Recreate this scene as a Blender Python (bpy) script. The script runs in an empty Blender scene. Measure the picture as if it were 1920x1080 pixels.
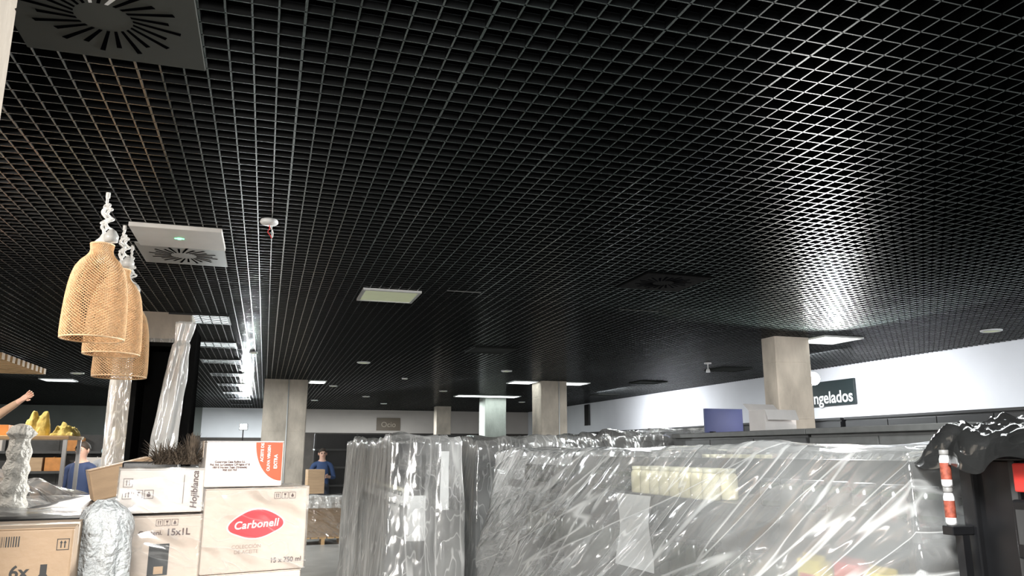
import bpy, math, random
from mathutils import Vector, Matrix, noise
random.seed(7)
H=1.6; CZ=3.035
scn=bpy.context.scene
COL=scn.collection
# ------------------------------------------------------------ materials
MATS={}
def mat(name,color,rough=.6,metal=0,nscale=0,namt=0,bump=0,bscale=None,spec=.5,emit=None,estr=0,stretch=(1,1,1),color2=None):
    if name in MATS: return MATS[name]
    m=bpy.data.materials.new(name); m.use_nodes=True
    nt=m.node_tree; b=nt.nodes['Principled BSDF']
    b.inputs['Base Color'].default_value=(*color,1); b.inputs['Roughness'].default_value=rough
    b.inputs['Metallic'].default_value=metal; b.inputs['Specular IOR Level'].default_value=spec
    if emit: b.inputs['Emission Color'].default_value=(*emit,1); b.inputs['Emission Strength'].default_value=estr
    tc=nt.nodes.new('ShaderNodeTexCoord'); mp=nt.nodes.new('ShaderNodeMapping'); mp.inputs['Scale'].default_value=stretch
    nt.links.new(tc.outputs['Object'],mp.inputs['Vector'])
    ns=nt.nodes.new('ShaderNodeTexNoise'); ns.inputs['Scale'].default_value=nscale or 8; ns.inputs['Detail'].default_value=6
    nt.links.new(mp.outputs[0],ns.inputs['Vector'])
    cr=nt.nodes.new('ShaderNodeValToRGB')
    c2=color2 or tuple(max(0,c*(1-(namt or .06))) for c in color)
    cr.color_ramp.elements[0].position=.35; cr.color_ramp.elements[1].position=.65
    cr.color_ramp.elements[0].color=(*c2,1); cr.color_ramp.elements[1].color=(*color,1)
    nt.links.new(ns.outputs['Fac'],cr.inputs['Fac']); nt.links.new(cr.outputs[0],b.inputs['Base Color'])
    if bump:
        n2=nt.nodes.new('ShaderNodeTexNoise'); n2.inputs['Scale'].default_value=bscale or 40; n2.inputs['Detail'].default_value=5
        nt.links.new(mp.outputs[0],n2.inputs['Vector'])
        bp=nt.nodes.new('ShaderNodeBump'); bp.inputs['Strength'].default_value=bump; bp.inputs['Distance'].default_value=.02
        nt.links.new(n2.outputs['Fac'],bp.inputs['Height']); nt.links.new(bp.outputs[0],b.inputs['Normal'])
    MATS[name]=m; return m
def plastic(name,base=.1,crease=.25,edge=.3,size=(1,.5,.2),rot=(0,0,0),scale=1.5,white=.85,bstr=.4,rough=.13,width=.03,gloss=.10,tint=(.97,.98,.98),dist=.0,rot2=None):
    """thin clear film: transparent + milky diffuse creases, with a glossy coat"""
    m=bpy.data.materials.new(name); m.use_nodes=True; nt=m.node_tree; L=nt.links.new
    out=nt.nodes['Material Output']; nt.nodes.remove(nt.nodes['Principled BSDF'])
    N=nt.nodes.new
    df=N('ShaderNodeBsdfDiffuse'); df.inputs[0].default_value=(white,white,white*.98,1)
    tl=N('ShaderNodeBsdfTranslucent'); tl.inputs[0].default_value=(white,white,white,1)
    md=N('ShaderNodeMixShader'); md.inputs[0].default_value=.35; L(df.outputs[0],md.inputs[1]); L(tl.outputs[0],md.inputs[2])
    gl=N('ShaderNodeBsdfGlossy'); gl.inputs['Roughness'].default_value=rough; gl.inputs[0].default_value=(1,1,1,1)
    tr=N('ShaderNodeBsdfTransparent'); tr.inputs[0].default_value=(*tint,1)
    tc=N('ShaderNodeTexCoord')
    def noi(sz,rt,sc,dist,det):
        mp=N('ShaderNodeMapping'); mp.vector_type='TEXTURE'; mp.inputs['Scale'].default_value=sz; mp.inputs['Rotation'].default_value=rt
        L(tc.outputs['Object'],mp.inputs['Vector'])
        n1=N('ShaderNodeTexNoise'); n1.inputs['Scale'].default_value=sc; n1.inputs['Detail'].default_value=det; n1.inputs['Distortion'].default_value=dist
        L(mp.outputs[0],n1.inputs['Vector']); return n1
    def ridge(n1):
        s=N('ShaderNodeMath'); s.operation='SUBTRACT'; s.inputs[1].default_value=.5; L(n1.outputs['Fac'],s.inputs[0])
        a=N('ShaderNodeMath'); a.operation='ABSOLUTE'; L(s.outputs[0],a.inputs[0]); return a
    a1=ridge(noi(size,rot,scale,dist,1)); a2=ridge(noi(size,rot2 or (rot[0]+.35,rot[1],rot[2]+.1),scale*1.9,dist,1))
    sm=N('ShaderNodeMath'); sm.operation='MULTIPLY_ADD'; sm.inputs[1].default_value=.5; L(a2.outputs[0],sm.inputs[0]); L(a1.outputs[0],sm.inputs[2])
    mn=N('ShaderNodeMath'); mn.operation='MINIMUM'; L(a2.outputs[0],mn.inputs[0]); L(a1.outputs[0],mn.inputs[1])
    bp=N('ShaderNodeBump'); bp.inputs['Strength'].default_value=bstr; bp.inputs['Distance'].default_value=.08
    L(sm.outputs[0],bp.inputs['Height']); L(bp.outputs[0],gl.inputs['Normal']); L(bp.outputs[0],df.inputs['Normal'])
    r=N('ShaderNodeMapRange'); r.interpolation_type='SMOOTHSTEP'; r.inputs['From Min'].default_value=.0; r.inputs['From Max'].default_value=width
    r.inputs['To Min'].default_value=crease; r.inputs['To Max'].default_value=0; L(mn.outputs[0],r.inputs['Value'])
    big=noi((1,1,1),(0,0,0),1.6,0,2)
    rb=N('ShaderNodeMapRange'); rb.inputs['From Min'].default_value=.35; rb.inputs['From Max'].default_value=.65; rb.inputs['To Min'].default_value=.4; rb.inputs['To Max'].default_value=1.5; L(big.outputs['Fac'],rb.inputs['Value'])
    mb_=N('ShaderNodeMath'); mb_.operation='ADD'; mb_.inputs[1].default_value=base; L(r.outputs[0],mb_.inputs[0])
    mc=N('ShaderNodeMath'); mc.operation='MULTIPLY'; L(mb_.outputs[0],mc.inputs[0]); L(rb.outputs[0],mc.inputs[1])
    lw=N('ShaderNodeLayerWeight'); lw.inputs['Blend'].default_value=.3
    ml=N('ShaderNodeMath'); ml.operation='MULTIPLY'; ml.inputs[1].default_value=edge; L(lw.outputs['Facing'],ml.inputs[0])
    ad=N('ShaderNodeMath'); ad.operation='ADD'; ad.use_clamp=True; L(mc.outputs[0],ad.inputs[0]); L(ml.outputs[0],ad.inputs[1])
    mx=N('ShaderNodeMixShader'); L(ad.outputs[0],mx.inputs['Fac']); L(tr.outputs[0],mx.inputs[1]); L(md.outputs[0],mx.inputs[2])
    fr=N('ShaderNodeLayerWeight'); fr.inputs['Blend'].default_value=.25; L(bp.outputs[0],fr.inputs['Normal'])
    fg=N('ShaderNodeMath'); fg.operation='MULTIPLY_ADD'; fg.inputs[1].default_value=.55; fg.inputs[2].default_value=gloss; fg.use_clamp=True; L(fr.outputs['Fresnel'],fg.inputs[0])
    m2=N('ShaderNodeMixShader'); L(fg.outputs[0],m2.inputs['Fac']); L(mx.outputs[0],m2.inputs[1]); L(gl.outputs[0],m2.inputs[2])
    L(m2.outputs[0],out.inputs['Surface'])
    return m
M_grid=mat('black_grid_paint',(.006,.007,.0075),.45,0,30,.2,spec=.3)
M_gridb=mat('grid_lower_edge_lit',(.044,.062,.057),.22,0,14,.3,spec=.85)  # same black paint; light caught on the undersides is put into this paler colour
M_void=mat('void_black',(.002,.002,.0025),.95,spec=0)
M_conc=mat('concrete',(.68,.60,.51),.85,0,2.6,.45,.5,25,stretch=(1,1,.5))
M_concg=mat('concrete_lit_green_grey',(.46,.50,.46),.85,0,3,.3,.5,25,stretch=(1,1,.5))  # concrete with the ceiling panel's greenish light put into its colour
M_white=mat('white_plaster',(.78,.80,.84),.8,0,2,.04,.05,60)
M_beige=mat('warm_white_plaster',(.52,.48,.45),.8,0,2,.06,.05,60)
M_whited=mat('grey_plaster',(.22,.24,.23),.8,0,2,.1)
M_darkwall=mat('dark_brown_wall',(.06,.05,.043),.6,0,4,.3)
M_black=mat('black_laminate',(.010,.010,.011),.35,0,20,.2)
M_matteb=mat('matte_black',(.010,.010,.010),.9,0,20,.2,spec=0)
M_dgrey=mat('dark_grey_laminate',(.06,.06,.06),.4,0,12,.2)
M_mgrey=mat('mid_grey_laminate',(.16,.16,.155),.45,0,12,.2)
M_cgrey=mat('cabinet_grey_laminate',(.10,.10,.10),.4,0,12,.2)
M_floor=mat('grey_floor_tile',(.34,.34,.33),.3,0,3,.25,.05)
M_whitep=mat('white_painted_metal',(.70,.71,.71),.4)
M_pale=mat('pale_diffuser_glow',(.50,.54,.36),.5,emit=(.8,.85,.55),estr=.2)  # faint glow put into the unlit panel and the downlight lenses
M_plate=mat('grey_metal_plate',(.055,.058,.052),.6,0,spec=.1)
M_dplate=mat('dark_metal_plate',(.03,.032,.03),.8,0,spec=.05)
M_platel=mat('light_metal_plate',(.33,.33,.32),.35,.4)
M_emit=mat('lit_diffuser',(.9,.9,.9),.5,emit=(.93,1,.97),estr=5)
M_emit2=mat('lit_diffuser_soft',(.9,.9,.9),.5,emit=(.9,1,1),estr=3.0)
M_flood=mat('flood_led',(1,1,1),.5,emit=(1,1,.93),estr=120)
M_green=mat('green_led',(.1,.8,.3),.5,emit=(.1,1,.35),estr=6)
M_wick=mat('wicker_straw',(1.0,.71,.43),.6,0,30,.15,.3,60)
M_cord=mat('white_cable',(.88,.88,.86),.4)
M_red=mat('red_wire',(.6,.03,.03),.4)
M_carton=mat('brown_cardboard',(.54,.37,.23),.8,0,5,.15,.15,80,stretch=(1,1,6))
M_cartonw=mat('whitish_cardboard',(.72,.65,.60),.6,0,5,.10,.1,60)
M_cartonp=mat('pale_printed_cardboard',(.70,.58,.49),.6,0,5,.12,.1,60)
M_cartono=mat('tan_brown_carton',(.38,.26,.16),.6,0,5,.15,.1,60)
M_tape=mat('packing_tape',(.66,.54,.43),.25)
M_ink=mat('dark_ink',(.09,.045,.04),.6)
M_inkb=mat('black_ink',(.02,.02,.02),.6)
M_redink=mat('red_ink',(.72,.03,.045),.5)
M_orink=mat('orange_red_ink',(.72,.09,.035),.5)
M_whiteink=mat('white_ink',(.88,.84,.80),.5)
M_signg=mat('sign_dark_green_grey',(.018,.03,.032),.4)
M_signb=mat('sign_brown',(.14,.11,.08),.5)
M_signt2=mat('sign_letters_tan',(.42,.36,.29),.5)
M_signtxt=mat('sign_letters_white',(.85,.88,.88),.5,emit=(1,1,1),estr=.15)
M_wood=mat('pale_wood',(.72,.46,.23),.5,0,6,.25,stretch=(1,8,1))
M_metal=mat('grey_steel',(.4,.4,.4),.35,.9)
M_cream=mat('cream_jar_contents',(.95,.86,.58),.25,0,20,.15)
M_lid=mat('pale_lid',(.85,.80,.58),.3,.1)
M_paper=mat('white_paper',(.85,.85,.85),.7)
M_bluep=mat('dark_blue_panel',(.055,.07,.20),.5)
M_pinkw=mat('pinkish_white_panel',(.85,.81,.79),.6)
M_yel=mat('yellow_fabric',(.60,.46,.12),.8,0,20,.3,.5,30)
M_orng=mat('orange_plastic',(.66,.27,.07),.5,0,10,.2)
M_yelpk=mat('yellow_pack',(.90,.72,.12),.5)
M_redpk=mat('red_pack',(.70,.05,.04),.4)
M_redlab=mat('orange_red_label',(.42,.10,.06),.5,0,90,.6)
M_lidg=mat('grey_lid',(.25,.24,.23),.4)
M_darkb=mat('dark_bottle',(.04,.05,.035),.15,0,spec=.7)
M_feath=mat('brown_feathers',(.11,.08,.055),.9,0,40,.5)
M_skin=mat('skin',(.60,.37,.28),.55)
M_hair=mat('dark_hair',(.04,.028,.02),.7)
M_eye=mat('dark_eye',(.02,.02,.02),.2)
M_mask=mat('light_blue_mask',(.45,.65,.72),.7)
M_navy=mat('navy_cloth',(.03,.05,.12),.8)
M_blue=mat('blue_cloth',(.03,.06,.15),.8)
M_tan=mat('tan_cloth',(.42,.28,.19),.8)
M_jean=mat('dark_trousers',(.03,.035,.05),.8)
M_ltshirt=mat('light_grey_cloth',(.5,.52,.55),.8)
P_a=plastic('clear_plastic_sheet',.165,.30,.26,(1,5,.34),(-.30,0,0),2.4,bstr=.9,width=.024,gloss=.12,white=1.0,rough=.12,rot2=(-.62,0,0))
P_b=plastic('clear_plastic_sheet_vertical',.30,.28,.5,(.3,.3,4),(0,0,0),2.2,bstr=.4,width=.028,gloss=.09,white=1.0,rough=.14)
P_c=plastic('clear_plastic_sheet_loose',.20,.28,.35,(.6,1.6,.6),(.3,.2,0),2.5,bstr=.6,gloss=.12,white=.97)
P_d=plastic('dark_glossy_film',.82,.15,.15,(.4,1.2,.4),(0,0,.5),3,white=.03,tint=(.3,.3,.3),bstr=.8,rough=.14,gloss=.16)
P_w=plastic('milky_plastic_sheet',.45,.3,.3,(.25,.25,1),(0,0,0),2,bstr=.3)
P_wrap=plastic('stretch_wrap',.08,.18,.15,(.8,.8,.3),(0,.5,0),2.0,bstr=.8,width=.02,gloss=.12)
# ------------------------------------------------------------ builders
class MB:
    def __init__(s): s.v=[];s.f=[];s.m=[]
    def box(s,x0,x1,y0,y1,z0,z1,m=0,mb=None):
        n=len(s.v)
        s.v+=[(x0,y0,z0),(x1,y0,z0),(x1,y1,z0),(x0,y1,z0),(x0,y0,z1),(x1,y0,z1),(x1,y1,z1),(x0,y1,z1)]
        for i,q in enumerate(((0,3,2,1),(4,5,6,7),(0,1,5,4),(1,2,6,5),(2,3,7,6),(3,0,4,7))):
            s.f.append(tuple(n+i for i in q)); s.m.append(mb if (mb is not None and i==0) else m)
        return s
    def lathe(s,prof,n=24,m=0,c=(0,0,0),cap=True):
        b=len(s.v)
        for r,z in prof:
            for j in range(n):
                a=2*math.pi*j/n; s.v.append((c[0]+r*math.cos(a),c[1]+r*math.sin(a),c[2]+z))
        for i in range(len(prof)-1):
            for j in range(n):
                k=(j+1)%n; s.f.append((b+i*n+j,b+i*n+k,b+(i+1)*n+k,b+(i+1)*n+j)); s.m.append(m)
        if cap:
            s.f.append(tuple(b+j for j in range(n-1,-1,-1))); s.m.append(m)
            s.f.append(tuple(b+(len(prof)-1)*n+j for j in range(n))); s.m.append(m)
        return s
    def poly(s,pts,m=0):
        n=len(s.v); s.v+=list(pts); s.f.append(tuple(range(n,n+len(pts)))); s.m.append(m); return s
    def mesh(s,name,mats,smooth=False):
        me=bpy.data.meshes.new(name); me.from_pydata(s.v,[],s.f); 
        for mm in mats: me.materials.append(mm)
        me.polygons.foreach_set('material_index',s.m)
        if smooth: me.polygons.foreach_set('use_smooth',[True]*len(s.f))
        me.update(); return me
def link(o,parent=None,loc=None,rz=0):
    COL.objects.link(o)
    if parent: o.parent=parent
    if loc is not None: o.location=loc
    if rz: o.rotation_euler=(0,0,rz)
    return o
def top(o,label,cat,group=None):
    o['label']=label; o['category']=cat
    if group: o['group']=group
    return o
def root(name,label,cat,loc=(0,0,0),rz=0,group=None):
    o=bpy.data.objects.new(name,None); o.empty_display_size=.1
    link(o,None,loc,rz); return top(o,label,cat,group)
def part(par,name,mb,mats,smooth=False,bevel=0,label=None,loc=(0,0,0)):
    o=bpy.data.objects.new(name,mb.mesh(name,mats,smooth)); link(o,par,loc)
    if bevel:
        b=o.modifiers.new('b','BEVEL'); b.width=bevel; b.segments=2; b.limit_method='ANGLE'
    if label: o['label']=label
    return o
def bx(*a,m=0): return MB().box(*a,m=m)
def structure(name,mb,mats):
    o=bpy.data.objects.new(name,mb.mesh(name,mats)); link(o); o['kind']='structure'; return o
def bake(o):
    dg=bpy.context.evaluated_depsgraph_get(); dg.update()
    return bpy.data.meshes.new_from_object(o.evaluated_get(dg))
def text(par,name,s,size,M,m,align='CENTER',shear=0,ext=.0006,space=1,off=0):
    c=bpy.data.curves.new(name,'FONT'); c.body=s; c.size=size; c.align_x=align; c.align_y='CENTER'; c.extrude=ext; c.shear=shear
    c.space_character=space; c.offset=off
    t=bpy.data.objects.new('tmp',c); COL.objects.link(t)
    me=bake(t); bpy.data.objects.remove(t); me.transform(M); me.materials.clear(); me.materials.append(m); me.name=name
    o=bpy.data.objects.new(name,me); link(o,par); return o
def FM(x,y,z,rot=0):
    return Matrix.Translation((x,y,z))@Matrix.Rotation(math.pi/2,4,'X')@Matrix.Rotation(rot,4,'Z')
def tube(par,name,pts,r,m,cyc=False,nurbs=True):
    c=bpy.data.curves.new(name,'CURVE'); c.dimensions='3D'; c.bevel_depth=r; c.bevel_resolution=3
    sp=c.splines.new('NURBS' if nurbs else 'POLY'); sp.points.add(len(pts)-1)
    for i,p in enumerate(pts): sp.points[i].co=(*p,1)
    if nurbs: sp.use_endpoint_u=True; sp.order_u=3
    sp.use_cyclic_u=cyc
    t=bpy.data.objects.new('tmp',c); COL.objects.link(t); me=bake(t); bpy.data.objects.remove(t)
    me.materials.clear(); me.materials.append(m); me.name=name
    o=bpy.data.objects.new(name,me); link(o,par); return o
def clone(r,loc,rz=None):
    n=r.copy(); COL.objects.link(n); n.location=loc
    if rz is not None: n.rotation_euler=(0,0,rz)
    for ch in list(r.children):
        k=ch.copy(); COL.objects.link(k); k.parent=n
    return n
# ------------------------------------------------------------ room
structure('floor',bx(-9,9.6,-4,28.2,-.1,0),[M_floor])
g=MB()
y0,y1,x0,x1=-2.0,28.0,-8.9,9.38
ST=.6/7
nx=int((x1-x0)/ST); ny=int((y1-y0)/ST)
for i in range(nx+2):
    x=-.9+ST*(i-94); w=.0032 if i%7 else .0046
    if x<x0 or x>x1: continue
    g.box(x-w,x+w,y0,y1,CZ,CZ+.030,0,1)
for j in range(ny+2):
    y=2.35+ST*(j-51); w=.0026 if j%7 else .0038
    if y<y0 or y>y1: continue
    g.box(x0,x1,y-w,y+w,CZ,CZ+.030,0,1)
g.box(-9,9.6,-4,28.2,3.9,4.0,2)
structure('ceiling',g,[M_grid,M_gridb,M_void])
structure('wall_right',bx(9.4,9.6,-4,28.2,0,3.9),[M_white])
structure('wall_back',bx(-9,9.4,28.0,28.2,0,3.9),[M_darkwall])
structure('wall_left',bx(-9.2,-9,-4,28.2,0,3.9),[M_whited])
structure('trim_1',bx(1.0,9.39,27.95,28.0,2.23,3.03),[M_beige])
structure('trim_2',bx(-9,-2.05,27.96,28.0,2.1,3.03),[M_whited])
structure('trim_3',bx(-2.05,1.0,27.95,28.0,2.05,3.03),[M_white])
structure('tube_reflection_1',bx(1.5,1.82,6.76,6.770,CZ-.004,CZ),[M_platel]); structure('tube_reflection_2',bx(3.4,3.85,7.15,7.160,CZ-.005,CZ),[M_plate])  # thin strips standing in for light-tube reflections on the grid
# ------------------------------------------------------------ columns
def column(xa,xb,ya,yb,m,lab,pipe=None):
    r=root('column',lab,'column',((xa+xb)/2,(ya+yb)/2,0))
    w=(xb-xa)/2; d=(yb-ya)/2
    mb=MB(); c=.015
    def ring(z,s=0): 
        a=w-s;e=d-s
        return [(-a+c,-e,z),(a-c,-e,z),(a,-e+c,z),(a,e-c,z),(a-c,e,z),(-a+c,e,z),(-a,e-c,z),(-a,-e+c,z)]
    lv=[(0,0),(.99,0),(.995,.004),(1.0,0),(1.99,0),(1.995,.004),(2.0,0),(2.7,0),(2.705,.003),(2.71,0),(CZ-.001,0)]
    for z,s in lv: mb.v+=ring(z,s)
    for i in range(len(lv)-1):
        for j in range(8):
            k=(j+1)%8; mb.f.append((i*8+j,i*8+k,i*8+8+k,i*8+8+j)); mb.m.append(0)
    mb.f.append(tuple((len(lv)-1)*8+j for j in range(8))); mb.m.append(0)
    part(r,'shaft',mb,[m])
    if pipe is not None:
        part(r,'conduit',MB().lathe([(.012,0.3),(.012,CZ-.01)],10,0,(pipe,-d-.012,0)),[M_whitep],True)
    return r
column(6.1,6.62,8.3,8.6,M_conc,'square raw concrete column with a floodlight on its side')
column(5.4,5.97,15.2,15.8,M_conc,'square raw concrete column between shelving rows',.1)
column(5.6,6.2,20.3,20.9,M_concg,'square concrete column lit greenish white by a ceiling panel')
column(5.26,5.75,25,25.4,M_conc,'square concrete column close to the back wall')
column(-.08,.77,16.45,17.1,M_conc,'wide raw concrete column with a vertical conduit',.05)
cF=column(-1.5,-.82,8.75,9.2,M_conc,'concrete column with clear plastic film wrapped around it')
column(-1.1,-.675,1.75,2.1,M_conc,'concrete column beside the stacked cartons')
def drape(name,label,cat,x0,x1,y0,y1,zt,zb,flare,amp,freq,seed,m,diag=0,N=360,Mv=46,topb=.02,par=None,crease=0,loc=None,f2a=.45,jit=.012):
    cx=(x0+x1)/2; cy=(y0+y1)/2; w=(x1-x0)/2; d=(y1-y0)/2
    per=2*(2*w+2*d); pts=[]
    for k in range(N):
        s=per*k/N
        if s<2*w: p=(-w+s,-d); n=(0,-1)
        elif s<2*w+2*d: p=(w,-d+s-2*w); n=(1,0)
        elif s<4*w+2*d: p=(w-(s-2*w-2*d),d); n=(0,1)
        else: p=(-w,d-(s-4*w-2*d)); n=(-1,0)
        pts.append((p,n,s))
    L=max(3,int(N*.012)); sm=[]
    for k in range(N):
        a=sum(pts[(k+i)%N][1][0] for i in range(-L,L+1)); b=sum(pts[(k+i)%N][1][1] for i in range(-L,L+1))
        l=math.hypot(a,b) or 1; sm.append((a/l,b/l))
    mb=MB()
    scal=[.02,.25,.5,.7,.85,.94,.99]
    for sc in scal:
        for (p,n,s) in pts:
            x,y=p[0]*sc,p[1]*sc
            z=topb*noise.noise(Vector((x*3+seed,y*3,seed)))*1.6+topb*.5*noise.noise(Vector((x*9,y*9,seed)))
            mb.v.append((x,y,z))
    for i in range(1,Mv+1):
        t=i/Mv
        for k,(p,n,s) in enumerate(pts):
            a=2*math.pi*k/N; R=per/6.283*freq
            q=Vector((R*math.cos(a+diag*t*.25),R*math.sin(a+diag*t*.25),seed+t*.5))
            f=1-2.2*abs(noise.noise(q)); f2=1-2*abs(noise.noise(q*2.3+Vector((3,1,9))))
            o=flare*t**1.25+amp*(.15+t)*(f+f2a*f2)+jit*noise.noise(Vector((p[0]*6,p[1]*6,t*9+seed)))
            if crease:
                zz=(zt-zb)*t
                for A,fr,am in ((1.22,2.6,.9),(1.02,5.5,.45),(1.38,10,.25),(.8,3.2,.35)):
                    d1=s*math.cos(A)+zz*math.sin(A); d2=-s*math.sin(A)+zz*math.cos(A)
                    o+=crease*am*(.6-1.8*abs(noise.noise(Vector((d1*fr,d2*.35,seed+fr)))))*min(1,.2+t*2)
            z=-(zt-zb)*t
            mb.v.append((p[0]+sm[k][0]*o,p[1]+sm[k][1]*o,z+topb*noise.noise(Vector((p[0]*3+seed,p[1]*3,seed)))*1.6*(1-t)))
    R=len(scal)+Mv
    for i in range(R-1):
        for k in range(N):
            j=(k+1)%N; mb.f.append((i*N+k,(i+1)*N+k,(i+1)*N+j,i*N+j)); mb.m.append(0)
    o=bpy.data.objects.new(name,mb.mesh(name,[m],True)); link(o,par,loc if loc else (cx,cy,zt))
    if not par: top(o,label,cat)
    return o
w_=drape('film_wrap','','',-1.53,-.79,8.72,9.23,2.75,.1,.01,.012,8,3,P_b,N=160,Mv=30,par=cF,loc=(0,0,2.75)); w_['label']='clear film wrapped around the shaft'
# ------------------------------------------------------------ ceiling fittings
def lightpanel(xa,xb,ya,yb,m=None,lab='square lit ceiling light panel in the black grid',grp='ceiling light panels',fm=None,louv=False):
    r=root('ceiling_light',lab,'ceiling light',((xa+xb)/2,(ya+yb)/2,CZ-.001),group=grp)
    w=(xb-xa)/2;d=(yb-ya)/2
    f=MB(); t=.025
    f.box(-w,w,-d,-d+t,-.02,0).box(-w,w,d-t,d,-.02,0).box(-w,-w+t,-d+t,d-t,-.02,0).box(w-t,w,-d+t,d-t,-.02,0)
    part(r,'frame',f,[fm or M_whitep]); part(r,'diffuser',bx(-w+t,w-t,-d+t,d-t,-.012,-.002),[m or M_emit])
    if louv:
        l=MB(); y=-d+.1
        while y<d-.04: l.box(-w+t,w-t,y-.010,y+.010,-.02,-.012); y+=.1
        x=-w+.1
        while x<w-.04: l.box(x-.006,x+.006,-d+t,d-t,-.02,-.012); x+=.1
        part(r,'louvre',l,[M_grid])
    return r
lightpanel(6.66,7.26,8.05,8.65)
lightpanel(4.85,5.38,15.3,15.9); lightpanel(5.99,6.55,15.3,15.9)
lightpanel(4.7,6.4,19.6,20.2,lab='long lit ceiling light panel in front of a column')
lightpanel(.8,1.15,16.5,17.1)
for y in (9.03,11.2,13.3,15.6,18,20.5,23,25.5): lightpanel(-1.05,-.45,y-.3,y+.3,M_emit2,lab='small square louvred ceiling light panel in a row',fm=M_grid,louv=True)
lightpanel(-4.4,-3.8,17.6,18.2,M_emit2,lab='small lit ceiling panel in the dark grid')
lightpanel(.756,1.285,6.86,7.4,M_pale,'unlit pale ceiling panel given a faint glow, with a white frame')
for x,y in ((3.02,10.7),(7.8,12.0),(7.65,14.8),(8.3,18.5)):
    lightpanel(x-.3,x+.3,y-.3,y+.3,M_dplate,'unlit dark ceiling panel in the grid',fm=M_dplate)
def diffuser(x,y,w,mp,lab,ms=None):
    r=root('air_diffuser',lab,'air vent',(x,y,CZ-.001))
    part(r,'plate',bx(-w,w,-w,w,-.012,0),[mp],bevel=.003)
    s=MB()
    for k in range(24):
        a=2*math.pi*k/24; r0=w*.30; r1=w*(.68 if k%2 else .80); t=.0085
        ca,sa=math.cos(a),math.sin(a)
        b=a+.18; cb,sb=math.cos(b),math.sin(b)
        p=[(r0*ca-t*sa*.6,r0*sa+t*ca*.6),(r0*ca+t*sa*.6,r0*sa-t*ca*.6),(r1*cb+t*sb,r1*sb-t*cb),(r1*cb-t*sb,r1*sb+t*cb)]
        n=len(s.v)
        s.v+=[(q[0],q[1],-.0135) for q in p]+[(q[0],q[1],-.0118) for q in p]
        mi=1 if k in (17,19) and ms else 0
        for q in ((0,1,2,3),(4,7,6,5),(0,4,5,1),(1,5,6,2),(2,6,7,3),(3,7,4,0)): s.f.append(tuple(n+i for i in q)); s.m.append(mi)
    part(r,'swirl_slots',s,[M_void,ms or M_void],label='black radial air slots')
    return r
diffuser(-.604,2.65,.3,M_plate,'dark grey square swirl air diffuser in the black grid',M_whitep)
diffuser(-.66,6.05,.295,M_platel,'light grey metal swirl air diffuser beside a white panel')
diffuser(3.2,5.84,.3,M_matteb,'black square ceiling vent panel')
r=root('emergency_light','white square ceiling panel with a small green light','emergency light',(-.635,5.495,CZ-.001))
part(r,'panel',bx(-.28,.28,-.25,.25,-.03,0),[mat('light_grey_panel',(.62,.61,.59),.5)],bevel=.004)
part(r,'indicator',MB().lathe([(.0,-.037),(.012,-.036),(.016,-.03)],12,0,(.0,-.02,0),cap=False).box(-.03,.03,-.024,-.016,-.034,-.03),[M_green],label='glowing green indicator')
r=root('smoke_detector','round white smoke detector with loose red wires','smoke detector',(-.06,4.95,CZ))
part(r,'housing',MB().lathe([(.05,0),(.055,-.01),(.055,-.022),(.047,-.03),(.02,-.036),(.001,-.037)],28),[M_whitep],True)
tube(r,'wire',[(0,0,-.035),(.01,-.01,-.06),(-.01,.0,-.08),(.015,.01,-.1),(.02,0,-.12)],.003,M_red)
tube(r,'wire',[(0,.01,-.035),(.02,0,-.06),(.03,.01,-.085),(.025,0,-.115)],.003,M_cord)
def downl(x,y,rad,lab='round white ceiling downlight'):
    r=root('downlight',lab,'ceiling light',(x,y,CZ),group='ceiling downlights')
    part(r,'rim',MB().lathe([(rad,0),(rad,-.012),(rad*.85,-.02),(rad*.8,-.012)],24,cap=False),[M_whitep],True)
    part(r,'lens',MB().lathe([(rad*.8,-.012),(rad*.4,-.02),(.001,-.022)],24,cap=False),[M_pale],True)
for x,y,q in ((8.31,7.11,.12),(1.47,12.85,.11),(4.12,13.47,.1),(-3.43,16.25,.12),(-.245,12,.06),(1.38,17.75,.09),(1.28,23,.1),(4.05,18.5,.1),(2.5,21,.1),(3.4,24,.1),(7.2,22,.1),(2.6,15.5,.06)):
    downl(x,y,q)
r=root('spotlight','small white spotlight hanging from the grid','ceiling light',(6.92,11.24,CZ))
part(r,'stem',MB().lathe([(.01,0),(.01,-.12)],10),[M_whitep]); part(r,'mount',MB().lathe([(.06,0),(.06,-.02)],16),[M_whitep]); part(r,'head',MB().lathe([(.02,-.1),(.03,-.12),(.035,-.16)],16),[M_whitep],True)
r=root('floodlight','bright LED work floodlight fixed to a concrete column','floodlight',(6.735,8.44,2.52))
part(r,'bracket',bx(-.115,-.04,-.01,.01,-.01,.01).box(-.115,-.10,-.05,.07,-.02,.02),[M_black])
part(r,'housing',bx(-.05,.05,-.01,.04,-.05,.05),[M_black],bevel=.005)
part(r,'led_lens',MB().lathe([(.085,0),(.08,.012),(.045,.026),(.001,.032)],24),[M_flood],True,label='glowing white lens',loc=(0,-.012,0)).rotation_euler=(math.pi/2,0,-.4)
r=root('floodlight','tripod work floodlight added for the ceiling streak over the far aisle','floodlight',(-.62,24.0,0))  # tripod lamp added as the unseen source of the left aisle's ceiling streak
part(r,'tripod',MB().lathe([(.015,.3),(.015,2.2)],10).box(-.3,.3,-.012,.012,.0,.02).box(-.012,.012,-.3,.3,0,.02).lathe([(.02,0),(.02,.3)],10),[M_black])
part(r,'housing',bx(-.12,.12,0,.06,2.2,2.38),[M_black],bevel=.01); part(r,'led_lens',bx(-.10,.10,-.01,0,2.22,2.36),[mat('flood_led_soft',(1,1,1),.5,emit=(.95,1,1),estr=25)])
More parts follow.
